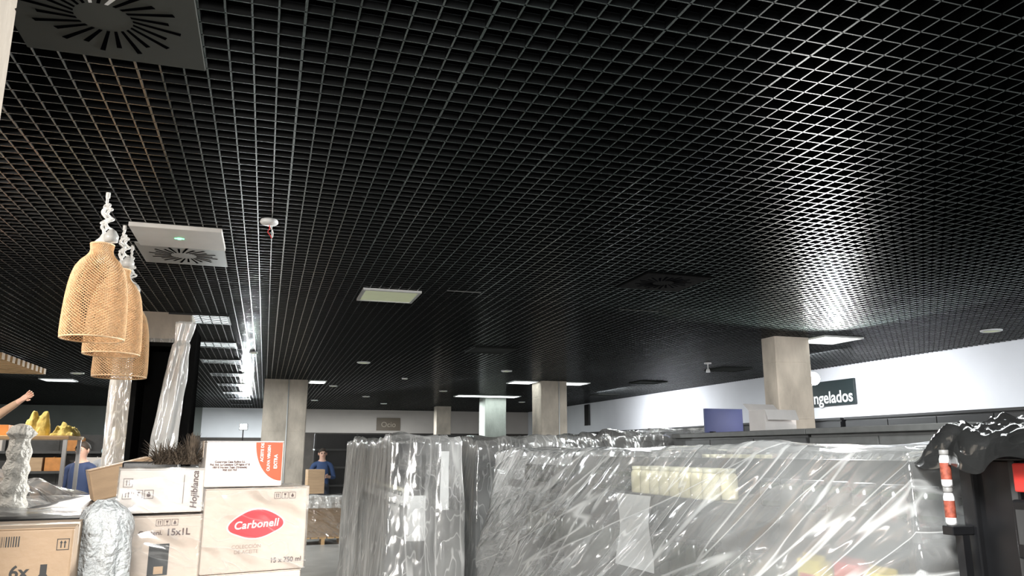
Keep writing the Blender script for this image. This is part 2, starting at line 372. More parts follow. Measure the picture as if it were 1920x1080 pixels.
# ------------------------------------------------------------ slatted wood
r=root('slatted_wood_ceiling_panel','pale wooden slatted panel hung under the black grid','ceiling panel',(0,0,0))
s=MB()
for i in range(15): s.box(-6,-3.52,11.0+i*.24,11.0+i*.24+.13,2.84,2.93)
part(r,'slats',s,[M_wood]); part(r,'carrier',bx(-3.9,-3.84,10.9,14.5,2.93,CZ),[M_black]); part(r,'carrier',bx(-5.5,-5.44,10.9,14.5,2.93,CZ),[M_black])
# ------------------------------------------------------------ signs
r=root('hanging_sign','dark green grey sign with white lettering on a white wall','sign',(9.37,11.65,2.59))
part(r,'board',bx(-.02,.02,-.95,.95,-.215,.215),[M_signg],bevel=.004)
Mt=Matrix.Translation((-.022,0,-.08))@Matrix.Rotation(-math.pi/2,4,'Z')@Matrix.Rotation(math.pi/2,4,'X')
text(r,'lettering','Congelados',.285,Mt@Matrix.Translation((.91,0,0)),M_signtxt,'RIGHT',off=.005)
r=root('wall_sign','brown wall sign with pale lettering above dark shelving','sign',(4.15,27.93,2.52))
part(r,'board',bx(-.42,.42,-.02,.015,-.2,.24),[M_signb],bevel=.004)
text(r,'lettering','Ocio',.26,FM(0,-.022,.0),M_signt2)
r=root('wall_notice','narrow dark vertical sign on the white wall','sign',(9.37,22.2,2.7)); part(r,'board',bx(-.02,.02,-.18,.18,-.33,.3),[M_black],bevel=.004); part(r,'frame_edge',bx(-.025,-.02,-.18,.18,-.33,-.31),[M_dgrey])
# ------------------------------------------------------------ cabinets
def cabinet(lab,x0,x1,y0,y1,h,m,n,mt=None,name='cabinet'):
    r=root(name,lab,'cabinet',((x0+x1)/2,(y0+y1)/2,0)); w=(x1-x0)/2;d=(y1-y0)/2
    part(r,'body',bx(-w+.02,w,-d,d,.08,h-.04),[m]); part(r,'top_board',bx(-w-.015,w+.01,-d-.01,d+.01,h-.04,h),[mt or m],bevel=.004)
    part(r,'plinth',bx(-w+.06,w-.03,-d+.03,d-.03,0,.08),[M_black])
    for i in range(n):
        a=-d+2*d*i/n+.006; b=-d+2*d*(i+1)/n-.006
        dd=part(r,'door',bx(-w,-w+.02,a,b,.1,h-.06),[m],bevel=.003)
        part(dd,'handle',bx(-w-.025,-w-.015,b-.06,b-.045,h*.5,h*.5+.2).box(-w-.02,-w,b-.057,b-.048,h*.5,h*.5+.01).box(-w-.02,-w,b-.057,b-.048,h*.5+.19,h*.5+.2),[M_metal])
    return r
cabinet('grey laminate tall cabinet seen above plastic covered shelves',3.6,4.25,3.3,4.6,1.755,M_mgrey,2)
cabinet('dark grey laminate tall cabinet beside a lighter one',3.6,4.25,4.63,6.5,1.755,M_cgrey,3,M_mgrey)
cabinet('dark cabinet covered loosely in clear plastic',3.6,4.25,6.68,9.4,1.74,M_cgrey,4,M_mgrey)
for i in range(5):
    cabinet('black freezer cabinet along the white wall',8.6,9.36,3.0+i*3.6,3.0+i*3.6+3.5,2.12,M_black,4,M_black,name='freezer_cabinet')
drape('plastic_sheet','clear plastic thrown over dark cabinets','plastic sheet',3.53,4.32,6.58,9.5,1.80,.3,.03,.03,4,21,P_c,N=300,Mv=24,topb=.045)
r=root('notice_board','dark blue upright board standing on a dark cabinet','board',(3.84,6.03,1.756)); 
part(r,'board',bx(-.19,.19,-.012,.012,.0,.21),[M_bluep],bevel=.002); part(r,'foot',bx(-.15,-.12,-.06,.06,0,.012),[M_black]); part(r,'foot',bx(.12,.15,-.06,.06,0,.012),[M_black])
r=root('carton','open white carton standing on a dark cabinet','box',(4.05,5.62,1.756),.08)
part(r,'body',bx(-.16,.16,-.1,-.096,0,.18).box(-.16,.16,.096,.1,0,.18).box(-.16,-.156,-.096,.096,0,.18).box(.156,.16,-.096,.096,0,.18).box(-.16,.16,-.1,.1,0,.004),[M_pinkw])
f_=part(r,'flap',bx(-.16,.16,-.09,0,0,.003),[M_pinkw],loc=(0,-.1,.18)); f_.rotation_euler=(1.2,0,0)
f_=part(r,'flap',bx(-.16,.16,0,.09,0,.003),[M_pinkw],loc=(0,.1,.18)); f_.rotation_euler=(.7,0,0)
def gondola(lab,x0,x1,y0,y1,h,levels,m=M_black,name='shelf_unit',side=True):
    r=root(name,lab,'shelf',((x0+x1)/2,(y0+y1)/2,0)); w=(x1-x0)/2; d=(y1-y0)/2
    part(r,'back_panel',bx(-.015,.015,-d,d,.1,h) if side else bx(-w,w,-.015,.015,.1,h),[m])
    part(r,'base',bx(-w,w,-d,d,0,.1),[m],bevel=.004)
    L=d if side else w; n=max(1,int(round(2*L)))
    for i in range(n+1):
        q=-L+.02+(2*L-.04)*i/n
        part(r,'upright',bx(-.03,.03,q-.02,q+.02,.1,h) if side else bx(q-.02,q+.02,-.03,.03,.1,h),[M_dgrey])
    for z in levels:
        sh=part(r,'shelf_board',bx(-w,w,-d,d,z-.03,z),[m],bevel=.002)
        part(sh,'price_rail',(bx(-w-.012,-w,-d,d,z-.04,z+.005)) if side else bx(-w,w,-d-.012,-d,z-.04,z+.005),[M_dgrey])
    return r
gondola('tall dark shelving standing near the back wall',1.1,5.0,18.6,19.3,2.0,(.45,.85,1.25,1.65),side=False)
gondola('dark grey shelving in the far aisle with mixed cartons',-5.6,-2.6,16.0,16.6,1.9,(.45,.85,1.25,1.6),m=M_dgrey,side=False)
G1=gondola('black shop shelving unit under clear plastic',1.55,2.5,1.56,5.0,1.57,(.4,.75,1.10,1.42))
G2=gondola('black shop shelving unit wrapped in pleated plastic',.89,1.26,5.5,8.35,1.66,(.4,.8,1.2,1.5))
G3=gondola('dark shop shelving unit behind wrapped shelves',1.78,2.4,6.6,11,1.68,(.4,.8,1.2,1.5))
drape('plastic_sheet','large clear wrinkled plastic sheet draped over a shelving unit','plastic sheet',1.48,2.56,1.535,5.1,1.612,.03,.27,.028,1.1,5,P_a,diag=1.4,N=900,Mv=100,topb=.018,crease=.048,f2a=.25,jit=.006)
drape('plastic_sheet','clear plastic hanging in vertical folds around a shelving unit','plastic sheet',.83,1.32,5.42,8.45,1.70,.03,.03,.055,4.2,11,P_b,N=700,Mv=50,topb=.04,f2a=.3,jit=.006)
drape('plastic_sheet','clear plastic sheet over a shelving unit','plastic sheet',1.72,2.46,6.5,11.1,1.72,.03,.05,.04,4,17,P_b,N=400,Mv=30,topb=.05,f2a=.3)
def jar(lab,cm,rad,h,grp,loc,lm=None,labm=None,name='jar'):
    r=root(name,lab,'jar',loc,group=grp)
    part(r,'glass_body',MB().lathe([(rad*.9,0),(rad,.006),(rad,h*.75),(rad*.8,h*.85),(rad*.78,h*.88)],20),[cm],True)
    part(r,'lid',MB().lathe([(rad*.85,h*.86),(rad*.87,h*.9),(rad*.87,h*.99),(rad*.8,h)],20),[lm or M_lid],True)
    if labm: part(r,'label_band',MB().lathe([(rad*1.01,h*.2),(rad*1.01,h*.65)],20,cap=False),[labm],True)
    return r
j=jar('cream coloured glass jar under plastic',M_cream,.034,.115,'cream jars on the shelf',(1.60,2.62,1.421),labm=M_cream)
for a in range(2):
    for b in range(8):
        if a==0 and b==0: continue
        clone(j,(1.60+a*.075,2.62+b*.085,1.421))
j=jar('cream coloured glass jar under plastic',M_cream,.03,.165,'cream jars on the top shelf',(2.08,2.95,1.421),labm=M_paper)
for b in range(1,8): clone(j,(2.08,2.95+b*.068,1.421))
j=jar('dark glass jar with dark lid on a shelf',M_darkb,.04,.16,'dark jars on a shelf',(1.64,2.3,1.101),lm=M_dgrey)
for b in range(1,24): clone(j,(1.64+(b%2)*.01,2.3+b*.11,1.101))
j=jar('dark glass jar with dark lid on a shelf',M_darkb,.035,.10,'dark jars on the upper shelf',(1.64,3.45,1.421),lm=M_dgrey,labm=M_dgrey)
for b in range(1,15): clone(j,(1.64,3.45+b*.1,1.421))
j=jar('short dark jar with dark label on the upper shelf',M_darkb,.035,.09,'short dark jars on the upper shelf',(1.64,1.65,1.421),lm=M_dgrey,labm=M_dgrey)
for b in range(1,7): clone(j,(1.64,1.65+b*.11,1.421))
def pack(lab,m1,m2,loc,w,d,h,grp):
    r=root('food_packet',lab,'packet',loc,group=grp)
    mb=MB().box(-w,w,-d,d,0,h); part(r,'packet_body',mb,[m1],bevel=.006)
    part(r,'printed_panel',bx(-w-.001,-w,-d*.7,d*.7,h*.3,h*.75),[m2]); part(r,'seal',bx(-.003,.003,-d,d,h,h+.015),[m1]); return r
p=pack('yellow food packet with a red panel',M_yelpk,M_redpk,(1.66,1.85,1.101),.03,.05,.17,'food packets')
clone(p,(1.66,2.14,1.101))
pack('red food packet with a darker red panel',M_redpk,M_redlab,(1.66,1.97,1.101),.03,.05,.18,'food packets')
for x,z,m_,w in ((-5.2,1.601,M_carton,.2),(-4.6,1.601,M_cartonw,.16),(-4.0,1.251,M_carton,.22),(-3.3,1.601,M_orng,.14),(-2.9,1.251,M_cartonw,.18),(-3.6,1.251,M_orng,.14)):
    pp=pack('small coloured carton on far shelving',m_,M_ink,(x,16.14,z),w,.1,.24,'cartons on far shelving')
j=jar('slim jar with an orange red and white label',M_paper,.0115,.083,'red labelled jars',(1.500,1.447,1.436),M_lidg,M_redlab)
clone(j,(1.500,1.447,1.520))
r=root('shelf_bracket','small black bracket shelf on a cabinet side','shelf',(1.50,1.44,1.415)); part(r,'board',bx(-.016,.045,-.01,.02,0,.02),[M_black],bevel=.002); part(r,'post',bx(.01,.03,-.01,.01,-1.415,0),[M_black])
def paper(x,y0,y1,z0,z1,lab):
    mb=MB(); n=10
    for i in range(n+1):
        z=z1+(z0-z1)*i/n
        for jj in range(5):
            y=y0+(y1-y0)*jj/4; mb.v.append((x-.012*math.sin(i*.5+jj*.6)-.01*i/n,y,z))
    for i in range(n):
        for jj in range(4): a=i*5+jj; mb.f.append((a,a+1,a+6,a+5)); mb.m.append(0)
    o=bpy.data.objects.new('paper_sheet',mb.mesh('paper_sheet',[M_paper],True)); link(o); top(o,lab,'paper')
    return o
paper(1.52,2.95,3.27,1.12,1.42,'white paper sheet hanging from the shelf edge')
def paperx(y,x0,x1,z0,z1):
    mb=MB(); n=8
    for i in range(n+1):
        z=z1+(z0-z1)*i/n
        for jj in range(4): mb.v.append((x0+(x1-x0)*jj/3,y-.008*math.sin(i*.7+jj),z))
    for i in range(n):
        for jj in range(3): a=i*4+jj; mb.f.append((a,a+4,a+5,a+1)); mb.m.append(0)
    o=bpy.data.objects.new('paper_sheet',mb.mesh('paper_sheet',[M_paper],True)); link(o); top(o,'white paper taped to a wrapped shelf end','paper')
paperx(5.475,1.19,1.25,1.2,1.60); paperx(5.475,.96,1.09,1.0,1.3)
j=jar('dark glass jar on the wrapped shelving',M_darkb,.036,.14,'jars on wrapped shelving',(.97,5.6,1.201),labm=M_paper)
for b in range(1,16): clone(j,(.97,5.6+b*.16,1.201))
# ------------------------------------------------------------ near black tower
r=root('black_cabinet','black tall cabinet end with crumpled plastic on top','cabinet',(1.83,1.20,0))
part(r,'body',bx(-.27,.27,-.25,.25,.05,1.58),[M_black],bevel=.003)
part(r,'frame_strip',bx(-.278,-.27,.115,.13,.05,1.58),[M_dgrey]); part(r,'corner_post',bx(-.285,-.25,.22,.255,.05,1.58),[M_black],bevel=.003)
part(r,'plinth',bx(-.24,.24,-.22,.22,0,.05),[M_dgrey]); part(r,'top_board',bx(-.285,.28,-.26,.26,1.58,1.605),[M_black],bevel=.003)
r=root('alarm_box','small red wall box fixed on a black cabinet side','alarm box',(1.548,1.262,1.545)); part(r,'housing',bx(-.02,.0,-.04,.04,-.03,.03),[M_redpk],bevel=.004); part(r,'button',MB().lathe([(.008,0),(.007,.004)],12),[M_redink],loc=(-.02,0,0)).rotation_euler=(0,-math.pi/2,0)
r=root('card_terminal','black wall mounted terminal on the cabinet side','terminal',(1.548,1.26,1.44)); part(r,'housing',bx(-.03,.0,-.04,.045,-.06,.06),[M_black],bevel=.005); part(r,'screen',bx(-.032,-.03,-.03,.035,-.03,.04),[M_dgrey])
def crumple(name,lab,cat,x0,x1,y0,y1,z,h,m,seed,over=.05,sm=True,n=60,fr=7,jit=.03,oct=(1,.5,.25),pw=3,basev=.35):
    mb=MB()
    for i in range(n+1):
        for k in range(n+1):
            u=i/n*2-1; v=k/n*2-1
            x=(x0+x1)/2+(x1-x0)/2*u; y=(y0+y1)/2+(y1-y0)/2*v
            e=max(abs(u),abs(v)); 
            b=(1-e**pw)
            q=Vector((x*fr+seed,y*fr,seed)); rr=oct[0]*abs(noise.noise(q))+oct[1]*abs(noise.noise(q*2.3))+oct[2]*abs(noise.noise(q*5))
            zz=z+.004+h*b*(basev+1.0*rr)-over*max(0,(e-.85)/.15)*(.4+1.2*abs(noise.noise(q*1.3)))
            x+=jit*noise.noise(q*1.7+Vector((9,0,0))); y+=jit*noise.noise(q*1.7+Vector((0,7,0)))
            mb.v.append((x,y,zz))
    for i in range(n):
        for k in range(n): a=i*(n+1)+k; mb.f.append((a,a+n+1,a+n+2,a+1)); mb.m.append(0)
    o=bpy.data.objects.new(name,mb.mesh(name,[m],sm)); link(o); top(o,lab,cat); return o
crumple('plastic_sheet','bunched dark glossy film on a black cabinet','plastic sheet',1.48,2.25,.93,1.53,1.612,.085,P_d,3,over=.06,fr=7,jit=.03,oct=(.7,.5,.3),n=150,pw=4,basev=.42)
# ------------------------------------------------------------ cartons
def carton(lab,w,d,h,loc,rz,m,tape=True,wrap=False,roll=0,grp=None,gap=.004):
    r=root('carton',lab,'cardboard box',loc,rz,grp)
    if roll: r.rotation_euler=(0,roll,rz)
    w/=2;d/=2
    part(r,'body',bx(-w,w,-d,d,0,h-.003),[m],bevel=.006)
    part(r,'flap',bx(-w,w,-d,-gap/2,h-.003,h),[m]); part(r,'flap',bx(-w,w,gap/2,d,h-.003,h),[m])
    if tape: part(r,'tape',bx(-w-.0008,w+.0008,-.025,.025,h,h+.0008).box(-w-.0012,-w-.0002,-.025,.025,h-.06,h+.0008).box(w+.0002,w+.0012,-.025,.025,h-.06,h+.0008),[M_tape])
    if wrap: part(r,'stretch_wrap',bx(-w-.004,w+.004,-d-.004,d+.004,.002,h+.004),[P_wrap])
    return r
def icons(par,x,z,s,y,m,n=3):
    mb=MB()
    for k in range(n):
        a=x+k*s*1.15
        t=s*.06
        mb.box(a,a+s,y-.0008,y,z,z+t).box(a,a+s,y-.0008,y,z+s-t,z+s).box(a,a+t,y-.0008,y,z,z+s).box(a+s-t,a+s,y-.0008,y,z,z+s)
        if k==0:
            for e in (.3,.6): mb.box(a+s*e,a+s*(e+.1),y-.0008,y,z+s*.2,z+s*.65); mb.poly([(a+s*(e-.08),y-.0008,z+s*.62),(a+s*(e+.18),y-.0008,z+s*.62),(a+s*(e+.05),y-.0008,z+s*.85)])
        elif k==1:
            mb.poly([(a+s*.3,y-.0008,z+s*.8),(a+s*.7,y-.0008,z+s*.8),(a+s*.6,y-.0008,z+s*.5),(a+s*.4,y-.0008,z+s*.5)]); mb.box(a+s*.47,a+s*.53,y-.0008,y,z+s*.2,z+s*.5); mb.box(a+s*.35,a+s*.65,y-.0008,y,z+s*.17,z+s*.22)
        else:
            pts=[(a+s*.5+s*.22*math.cos(t2),y-.0008,z+s*.42+s*.22*math.sin(t2)) for t2 in [math.pi+math.pi*i/8 for i in range(9)]]; mb.poly(pts+[(a+s*.5,y-.0008,z+s*.85)])
    part(par,'printed_symbols',mb,[m])
def pallet(x,y,w,d,rz):
    r=root('pallet','wooden pallet under stacked cartons','pallet',(x,y,0),rz)
    w/=2;d/=2
    for i in range(5): a=-w+2*w*i/5+.005; part(r,'deck_board',bx(a,a+2*w/5-.02,-d,d,.1,.12),[M_wood])
    for i in (-1,0,1): part(r,'runner',bx(i*(w-.04)-.03,i*(w-.04)+.03,-d,d,0,.1),[M_wood])
a12=math.radians(12.6)
cx,cy=-.042,3.247
pallet(cx,cy,.35,.27,a12)
zz=.12
for k in range(3):
    c=carton('carton in a wrapped stack',.35,.27,.349,(cx,cy,zz),a12,M_carton if k<2 else M_cartonp,grp='lower cartons'); zz+=.350
    if k==2: text(c,'printed_text','3L',.045,FM(.12,-.136,.30,math.pi),M_ink)
c=carton('pale carton with a red oval logo wrapped in clear film',.370,.275,.296,(cx,cy,zz+.001),a12,M_cartonp,wrap=True)
fy=-.138
N=64
def blob(sx,sz,y,cx0,cz0):
    pts=[]
    for i in range(N):
        t=2*math.pi*i/N; rr=1+.05*math.cos(4*t)+.03*math.sin(3*t)
        x=sx*rr*math.cos(t); z=sz*rr*math.sin(t); z-= .10*sz*math.cos(2*t)
        pts.append((cx0+x,y,cz0+z+x*.05))
    return pts
mb=MB(); mb.poly(blob(.099,.053,fy-.0006,.0,.165),0); mb.poly(blob(.094,.048,fy-.0012,.0,.165),1)
part(c,'logo',mb,[M_whiteink,M_redink],label='red rounded logo blob')
text(c,'logo_text','Carbonell',.038,FM(0,fy-.002,.166,.05),M_whiteink,shear=.2,off=.0007,space=1.05)
text(c,'printed_text','15 x 750 ml',.024,FM(.115,fy-.0006,.035),M_ink,off=.0004)
text(c,'printed_text','COLECCIÓN\nDE ACEITE',.018,FM(-.03,fy-.0006,.08),mat('faded_ink',(.40,.29,.24),.7))
icons(c,.06,.255,.024,fy,M_ink)
ztop=zz+.001+.296
c=carton('white carton with an orange red emblem and address text',.275,.22,.165,(-.085,3.21,ztop+.005),math.radians(10),M_cartonw,wrap=False)
fy=-.1105
ex,ez=.134,.160
pts=[(ex,fy-.0006,ez)]+[(ex-.098*math.cos(t),fy-.0006,ez-.140*math.sin(t)) for t in [math.pi/2*i/24 for i in range(25)]]
mb=MB(); mb.poly(pts[::-1]); part(c,'printed_emblem',mb,[M_orink],label='orange red quarter round emblem')
text(c,'printed_text','ACEITE DE',.0145,FM(.060,fy-.0016,.124,math.pi/2),M_whiteink,off=.0003)
text(c,'printed_text','OLIVA VIRGEN',.0145,FM(.085,fy-.0016,.103,math.pi/2),M_whiteink,off=.0003)
text(c,'printed_text','EXTRA',.017,FM(.111,fy-.0016,.09,math.pi/2),M_whiteink,off=.0004)
text(c,'printed_text','Conservas Casa Rufino S.L\nPol. Ind. La Catalana C/Bélgica nº 8\n18360 Huetor Tajar (Granada)\n958 333 733',.0098,FM(-.052,fy-.0006,.075),M_ink,off=.0004)
cx,cy=-.353,3.185; a8=math.radians(9)
pallet(cx,cy,.25,.22,a12); zz=.12
for k in range(3):
    carton('brown carton in a wrapped stack',.25,.22,.308,(cx,cy,zz),a12,M_carton,grp='lower cartons'); zz+=.309
c=carton('pale carton with a dark hand hole and printed text',.274,.235,.33,(cx,cy,zz+.001),a12,M_cartonp,wrap=True); fy=-.118
text(c,'printed_text','Conteni.',.022,FM(-.035,fy-.0006,.272),M_ink,off=.0003)
text(c,'printed_text','15x1L',.032,FM(.055,fy-.0006,.272),M_ink,off=.0008)
icons(c,-.02,.295,.022,fy,M_ink)
part(c,'hand_hole',bx(-.035,.03,fy-.001,fy,.13,.235),[M_inkb],label='dark square cut-out')
part(c,'hole_flap',bx(-.015,.015,fy-.0018,fy-.001,.135,.16),[M_carton])
zz+=.336
c=carton('pale carton with vertical lettering and small symbols',.278,.235,.152,(cx-.003,cy,zz+.004),a8,M_cartonw,wrap=True)
text(c,'printed_text','Hojiblanca',.031,FM(.108,fy-.0006,.078,math.pi/2),M_ink,shear=.2,off=.0007)
icons(c,-.125,.05,.03,fy,M_ink); icons(c,-.125,.09,.03,fy,M_ink,1)
part(c,'label_edge',bx(.07,.072,fy-.001,fy,.03,.13).box(-.135,-.09,fy-.001,fy,.02,.022),[M_ink])
HT=zz+.156+.004
cx,cy=-.66,2.60
pallet(cx,cy,.32,.28,0); zz=.12
for k in range(3):
    carton('brown carton in a stack',.31,.27,.329,(cx,cy,zz),.02,M_carton,grp='lower cartons'); zz+=.33
c=carton('brown carton with a black bottle symbol',.32,.27,.285,(cx,cy,zz+.001),.12,M_cartono,wrap=False); fy=-.1355
text(c,'printed_text','6x',.045,FM(.038,fy-.0006,.172),M_inkb,off=.001)
mb=MB(); px,pz=.095,.05
pr=[(0.022,0),(.022,.085),(.018,.1),(.008,.115),(.008,.14)]
mb.poly([(px+a,fy-.0008,pz+b) for a,b in pr]+[(px-a,fy-.0008,pz+b) for a,b in pr[::-1]]); part(c,'printed_bottle',mb,[M_inkb],label='black bottle silhouette')
icons(c,.12,.225,.03,fy,M_inkb,1)
bc=MB(); random.seed(3); xx=-.10
while xx<.03:
    ww=random.choice((.001,.002,.003)); bc.box(xx,xx+ww,fy-.0008,fy,.238,.265); xx+=ww+random.choice((.0015,.003))
part(c,'printed_barcode_stripes',bc,[M_inkb])
pallet(1.075,14.75,.7,.5,0)
c=carton('large pinkish brown carton on a pallet covered by film',.65,.45,.68,(1.075,14.75,.121),0,M_carton,wrap=True)
drape('plastic_sheet','milky plastic laid over a large carton','plastic sheet',.74,1.41,14.5,15.0,.825,.62,.02,.02,8,9,P_w,N=120,Mv=10)
carton('tan carton on a larger wrapped carton',.30,.3,.42,(.90,14.75,.86),.1,M_carton)
# table on the left
r=root('display_table','black display table partly covered with clear film','table',(-1.4,4.15,0))
part(r,'table_top',bx(-.8,.8,-.85,.85,1.30,1.36),[M_black],bevel=.006)
for sx in (-1,1):
    for sy in (-1,1): part(r,'leg',bx(sx*.74-.03,sx*.74+.03,sy*.78-.03,sy*.78+.03,0,1.30),[M_black])
part(r,'lower_shelf',bx(-.72,.72,-.76,.76,.5,.53),[M_dgrey])
crumple('plastic_sheet','clear crumpled plastic piled on a black table','plastic sheet',-2.15,-.92,3.75,4.95,1.365,.19,P_c,12,over=.0,fr=3.2,oct=(1,.3,.05),n=80)
crumple('plastic_sheet','clear flat film lying over the table edge','plastic sheet',-2.15,-.64,3.32,3.72,1.364,.02,plastic('thin_clear_film',.08,.2,.3,(.8,.3,.5),(0,0,.3),2,bstr=.3),8,over=.0,fr=4,n=60,jit=.01)
carton('brown open carton lying tilted on the plastic',.28,.25,.15,(-.66,4.4,1.395),.25,M_carton,roll=-.24)
carton('small brown carton lying under the plastic',.22,.18,.09,(-1.35,4.75,1.361),-.2,M_carton)
carton('small pale carton lying under the plastic',.2,.15,.08,(-1.15,4.2,1.361),.3,M_cartonp)
def wrapped(name,lab,loc,prof,m,amp=.008,n=40,rows=60,cat='bottle',rib=.8,fq=30):
    mb=MB()
    Ht=prof[-1][1]
    for i in range(rows+1):
        z=Ht*i/rows
        for a,b in zip(prof,prof[1:]):
            if a[1]<=z<=b[1]+1e-9: t=(z-a[1])/((b[1]-a[1]) or 1); rr=a[0]+(b[0]-a[0])*t; break
        for k in range(n):
            th=2*math.pi*k/n; q=Vector((math.cos(th)*2.2,math.sin(th)*2.2,z*fq+loc[0]*9))
            r2=rr+amp*noise.noise(q)+amp*rib*math.sin(z*90)*.6
            mb.v.append((r2*math.cos(th),r2*math.sin(th),z))
    for i in range(rows):
        for k in range(n): j=(k+1)%n; mb.f.append((i*n+k,i*n+j,(i+1)*n+j,(i+1)*n+k)); mb.m.append(0)
    mb.f.append(tuple(rows*n+k for k in range(n))); mb.m.append(0)
    o=bpy.data.objects.new(name,mb.mesh(name,[m],True)); link(o,None,loc); top(o,lab,cat); return o
M_bubw=mat('white_bubble_film',(.80,.76,.69),.25,0,12,.2,.8,70)
wrapped('wrapped_bottle','tall bottle wrapped in white bubble film',(-.95,3.66,1.37),[(.045,0),(.05,.03),(.045,.15),(.042,.25),(.036,.28),(.05,.30),(.04,.33),(.01,.34)],M_bubw)
wrapped('bubble_wrap_bundle','bundle of items in crumpled bubble wrap beside cartons',(-.465,2.80,1.0),[(.075,0),(.08,.1),(.08,.25),(.08,.36),(.06,.42),(.02,.45)],mat('grey_bubble_film',(.60,.62,.62),.2,0,10,.3,1,60,spec=1),amp=.02,cat='bubble wrap',rib=0,fq=12)
r=root('stool','tall black stand under a bubble wrapped bundle','stool',(-.465,2.80,0)); part(r,'seat',MB().lathe([(.07,.97),(.07,1.0)],20),[M_black]); part(r,'leg',MB().lathe([(.02,.02),(.02,.97)],12),[M_black]); part(r,'foot',MB().lathe([(.07,0),(.07,.02)],20),[M_black])
def tuft(n,L,spread,seed):
    random.seed(seed); mb=MB()
    for i in range(n):
        a=random.uniform(0,6.283); tilt=random.uniform(.3,1.0)*spread; l=L*random.uniform(.5,1)
        x0=random.uniform(-.07,.07); y0=random.uniform(-.03,.03)
        if i%6==0: x0=.05+random.uniform(-.01,.01); tilt=random.uniform(0,.35); l=L*random.uniform(.7,1.05)
        ww=.004
        for s in range(6):
            t=s/5; rr=l*t*math.sin(tilt*(.6+.6*t)); z=l*t*math.cos(tilt*(.6+.6*t)); 
            p=Vector((x0+rr*math.cos(a),y0+rr*math.sin(a)*.6,.005+max(0,z))); w=ww*(1-t*.9)
            n0=len(mb.v); mb.v+=[tuple(p+Vector((-w*math.sin(a),w*math.cos(a),0))),tuple(p-Vector((-w*math.sin(a),w*math.cos(a),0)))]
            if s: mb.f.append((n0-2,n0-1,n0+1,n0)); mb.m.append(0)
    return mb
o=bpy.data.objects.new('feather_tuft',tuft(900,.115,1.5,5).mesh('feather_tuft',[M_feath])); link(o,None,(-.31,3.2,HT+.004)); top(o,'dark brown fluffy feather tuft lying on a pale carton','feathers')
r=root('black_case','small black case beside the feather tuft','case',(-.42,3.42,0)); part(r,'body',bx(-.10,.10,-.05,.05,1.40,1.56),[M_black],bevel=.006); part(r,'lid_rim',bx(-.102,.102,-.052,.052,1.53,1.536),[M_dgrey]); part(r,'stand',bx(-.08,.08,-.04,.04,0,1.40),[M_black])
# ------------------------------------------------------------ black tower with white plastic
r=root('black_display_tower','tall black open display tower with side panels','shelf',(-.715,6.3,0))
part(r,'side_panel',bx(-.22,-.185,-.2,.2,0,2.44),[M_matteb]); part(r,'side_panel',bx(.14,.185,-.2,.2,0,2.48),[M_matteb]); part(r,'back_panel',bx(-.185,.14,.17,.2,0,2.42),[M_matteb])
for z in (2.35,1.5,.8,.05): part(r,'shelf_board',bx(-.185,.14,-.18,.17,z,z+.03),[M_matteb])
r=root('black_display_tower','narrow black panel tower beside a concrete column','shelf',(-.99,7.15,0))
part(r,'side_panel',bx(-.06,-.035,-.2,.2,0,2.38),[M_matteb]); part(r,'side_panel',bx(.035,.06,-.2,.2,0,2.38),[M_matteb]); part(r,'front_panel',bx(-.035,.035,-.2,-.17,0,2.36),[M_matteb]); part(r,'shelf_board',bx(-.035,.035,-.17,.2,2.2,2.23),[M_matteb])
mb=MB(); n=48; rows=70
for i in range(rows+1):
    t=i/rows; z=2.52-1.3*t
    cxp=-.60-.05*math.sin(t*2.0)-.05*t; cyp=6.02
    R=.042+.036*math.sin(min(1,t*1.3)*1.6)
    if t<.12: R=.06-.16*t
    for k in range(n):
        th=2*math.pi*k/n; f=1+.22*math.sin(th*5+t*3)+.15*noise.noise(Vector((math.cos(th)*2,math.sin(th)*2,t*8)))
        mb.v.append((cxp+R*f*math.cos(th),cyp+R*.6*f*math.sin(th),z))
for i in range(rows):
    for k in range(n): j=(k+1)%n; mb.f.append((i*n+k,(i+1)*n+k,(i+1)*n+j,i*n+j)); mb.m.append(0)
mb.f.append(tuple(range(n))); mb.m.append(0)
o=bpy.data.objects.new('plastic_sheet',mb.mesh('plastic_sheet',[plastic('milky_film',.75,.2,.2,(.2,.2,1.2),(0,0,0),2,bstr=.3,white=.92)],True)); link(o); top(o,'bunched milky plastic hanging over a black display tower','plastic sheet')
# ------------------------------------------------------------ rack left
r=root('metal_rack','steel rack with a pale wooden top','rack',(-2.11,7.9,0))
part(r,'wooden_top',bx(-.5,.5,-.3,.3,1.70,1.73),[M_wood],bevel=.004)
for sx in (-1,1):
    for sy in (-1,1): part(r,'leg',bx(sx*.47-.015,sx*.47+.015,sy*.27-.015,sy*.27+.015,0,1.7),[M_metal])
part(r,'rail',bx(-.47,.47,-.28,-.26,1.30,1.32),[M_metal]); part(r,'lower_shelf',bx(-.47,.47,-.28,.28,.6,.63),[M_metal])
crumple('cloth_bundle','crumpled yellow fabric bundle on a wooden rack top','cloth',-1.80,-1.62,7.75,8.1,1.732,.10,M_yel,31,over=0,n=40,fr=9,jit=.03,oct=(1,.6,.3),pw=4,basev=.25)
crumple('yellow_bag','rumpled slanted yellow cloth bag on a wooden rack top','bag',-2.03,-1.85,7.85,8.05,1.732,.28,M_yel,52,over=0,n=40,fr=7,jit=.04,oct=(1,.5,.2),pw=5,basev=.35)
r=root('crate','small orange plastic crate on a wooden rack top','crate',(-2.26,7.85,1.732))
part(r,'bottom',bx(-.15,.15,-.12,.12,0,.01),[M_orng])
for a in ((-.15,.15,-.12,-.11,.01,.09),(-.15,.15,.11,.12,.01,.09),(-.15,-.14,-.11,.11,.01,.09),(.14,.15,-.11,.11,.01,.09)): part(r,'side',bx(*a),[M_orng],bevel=.002)
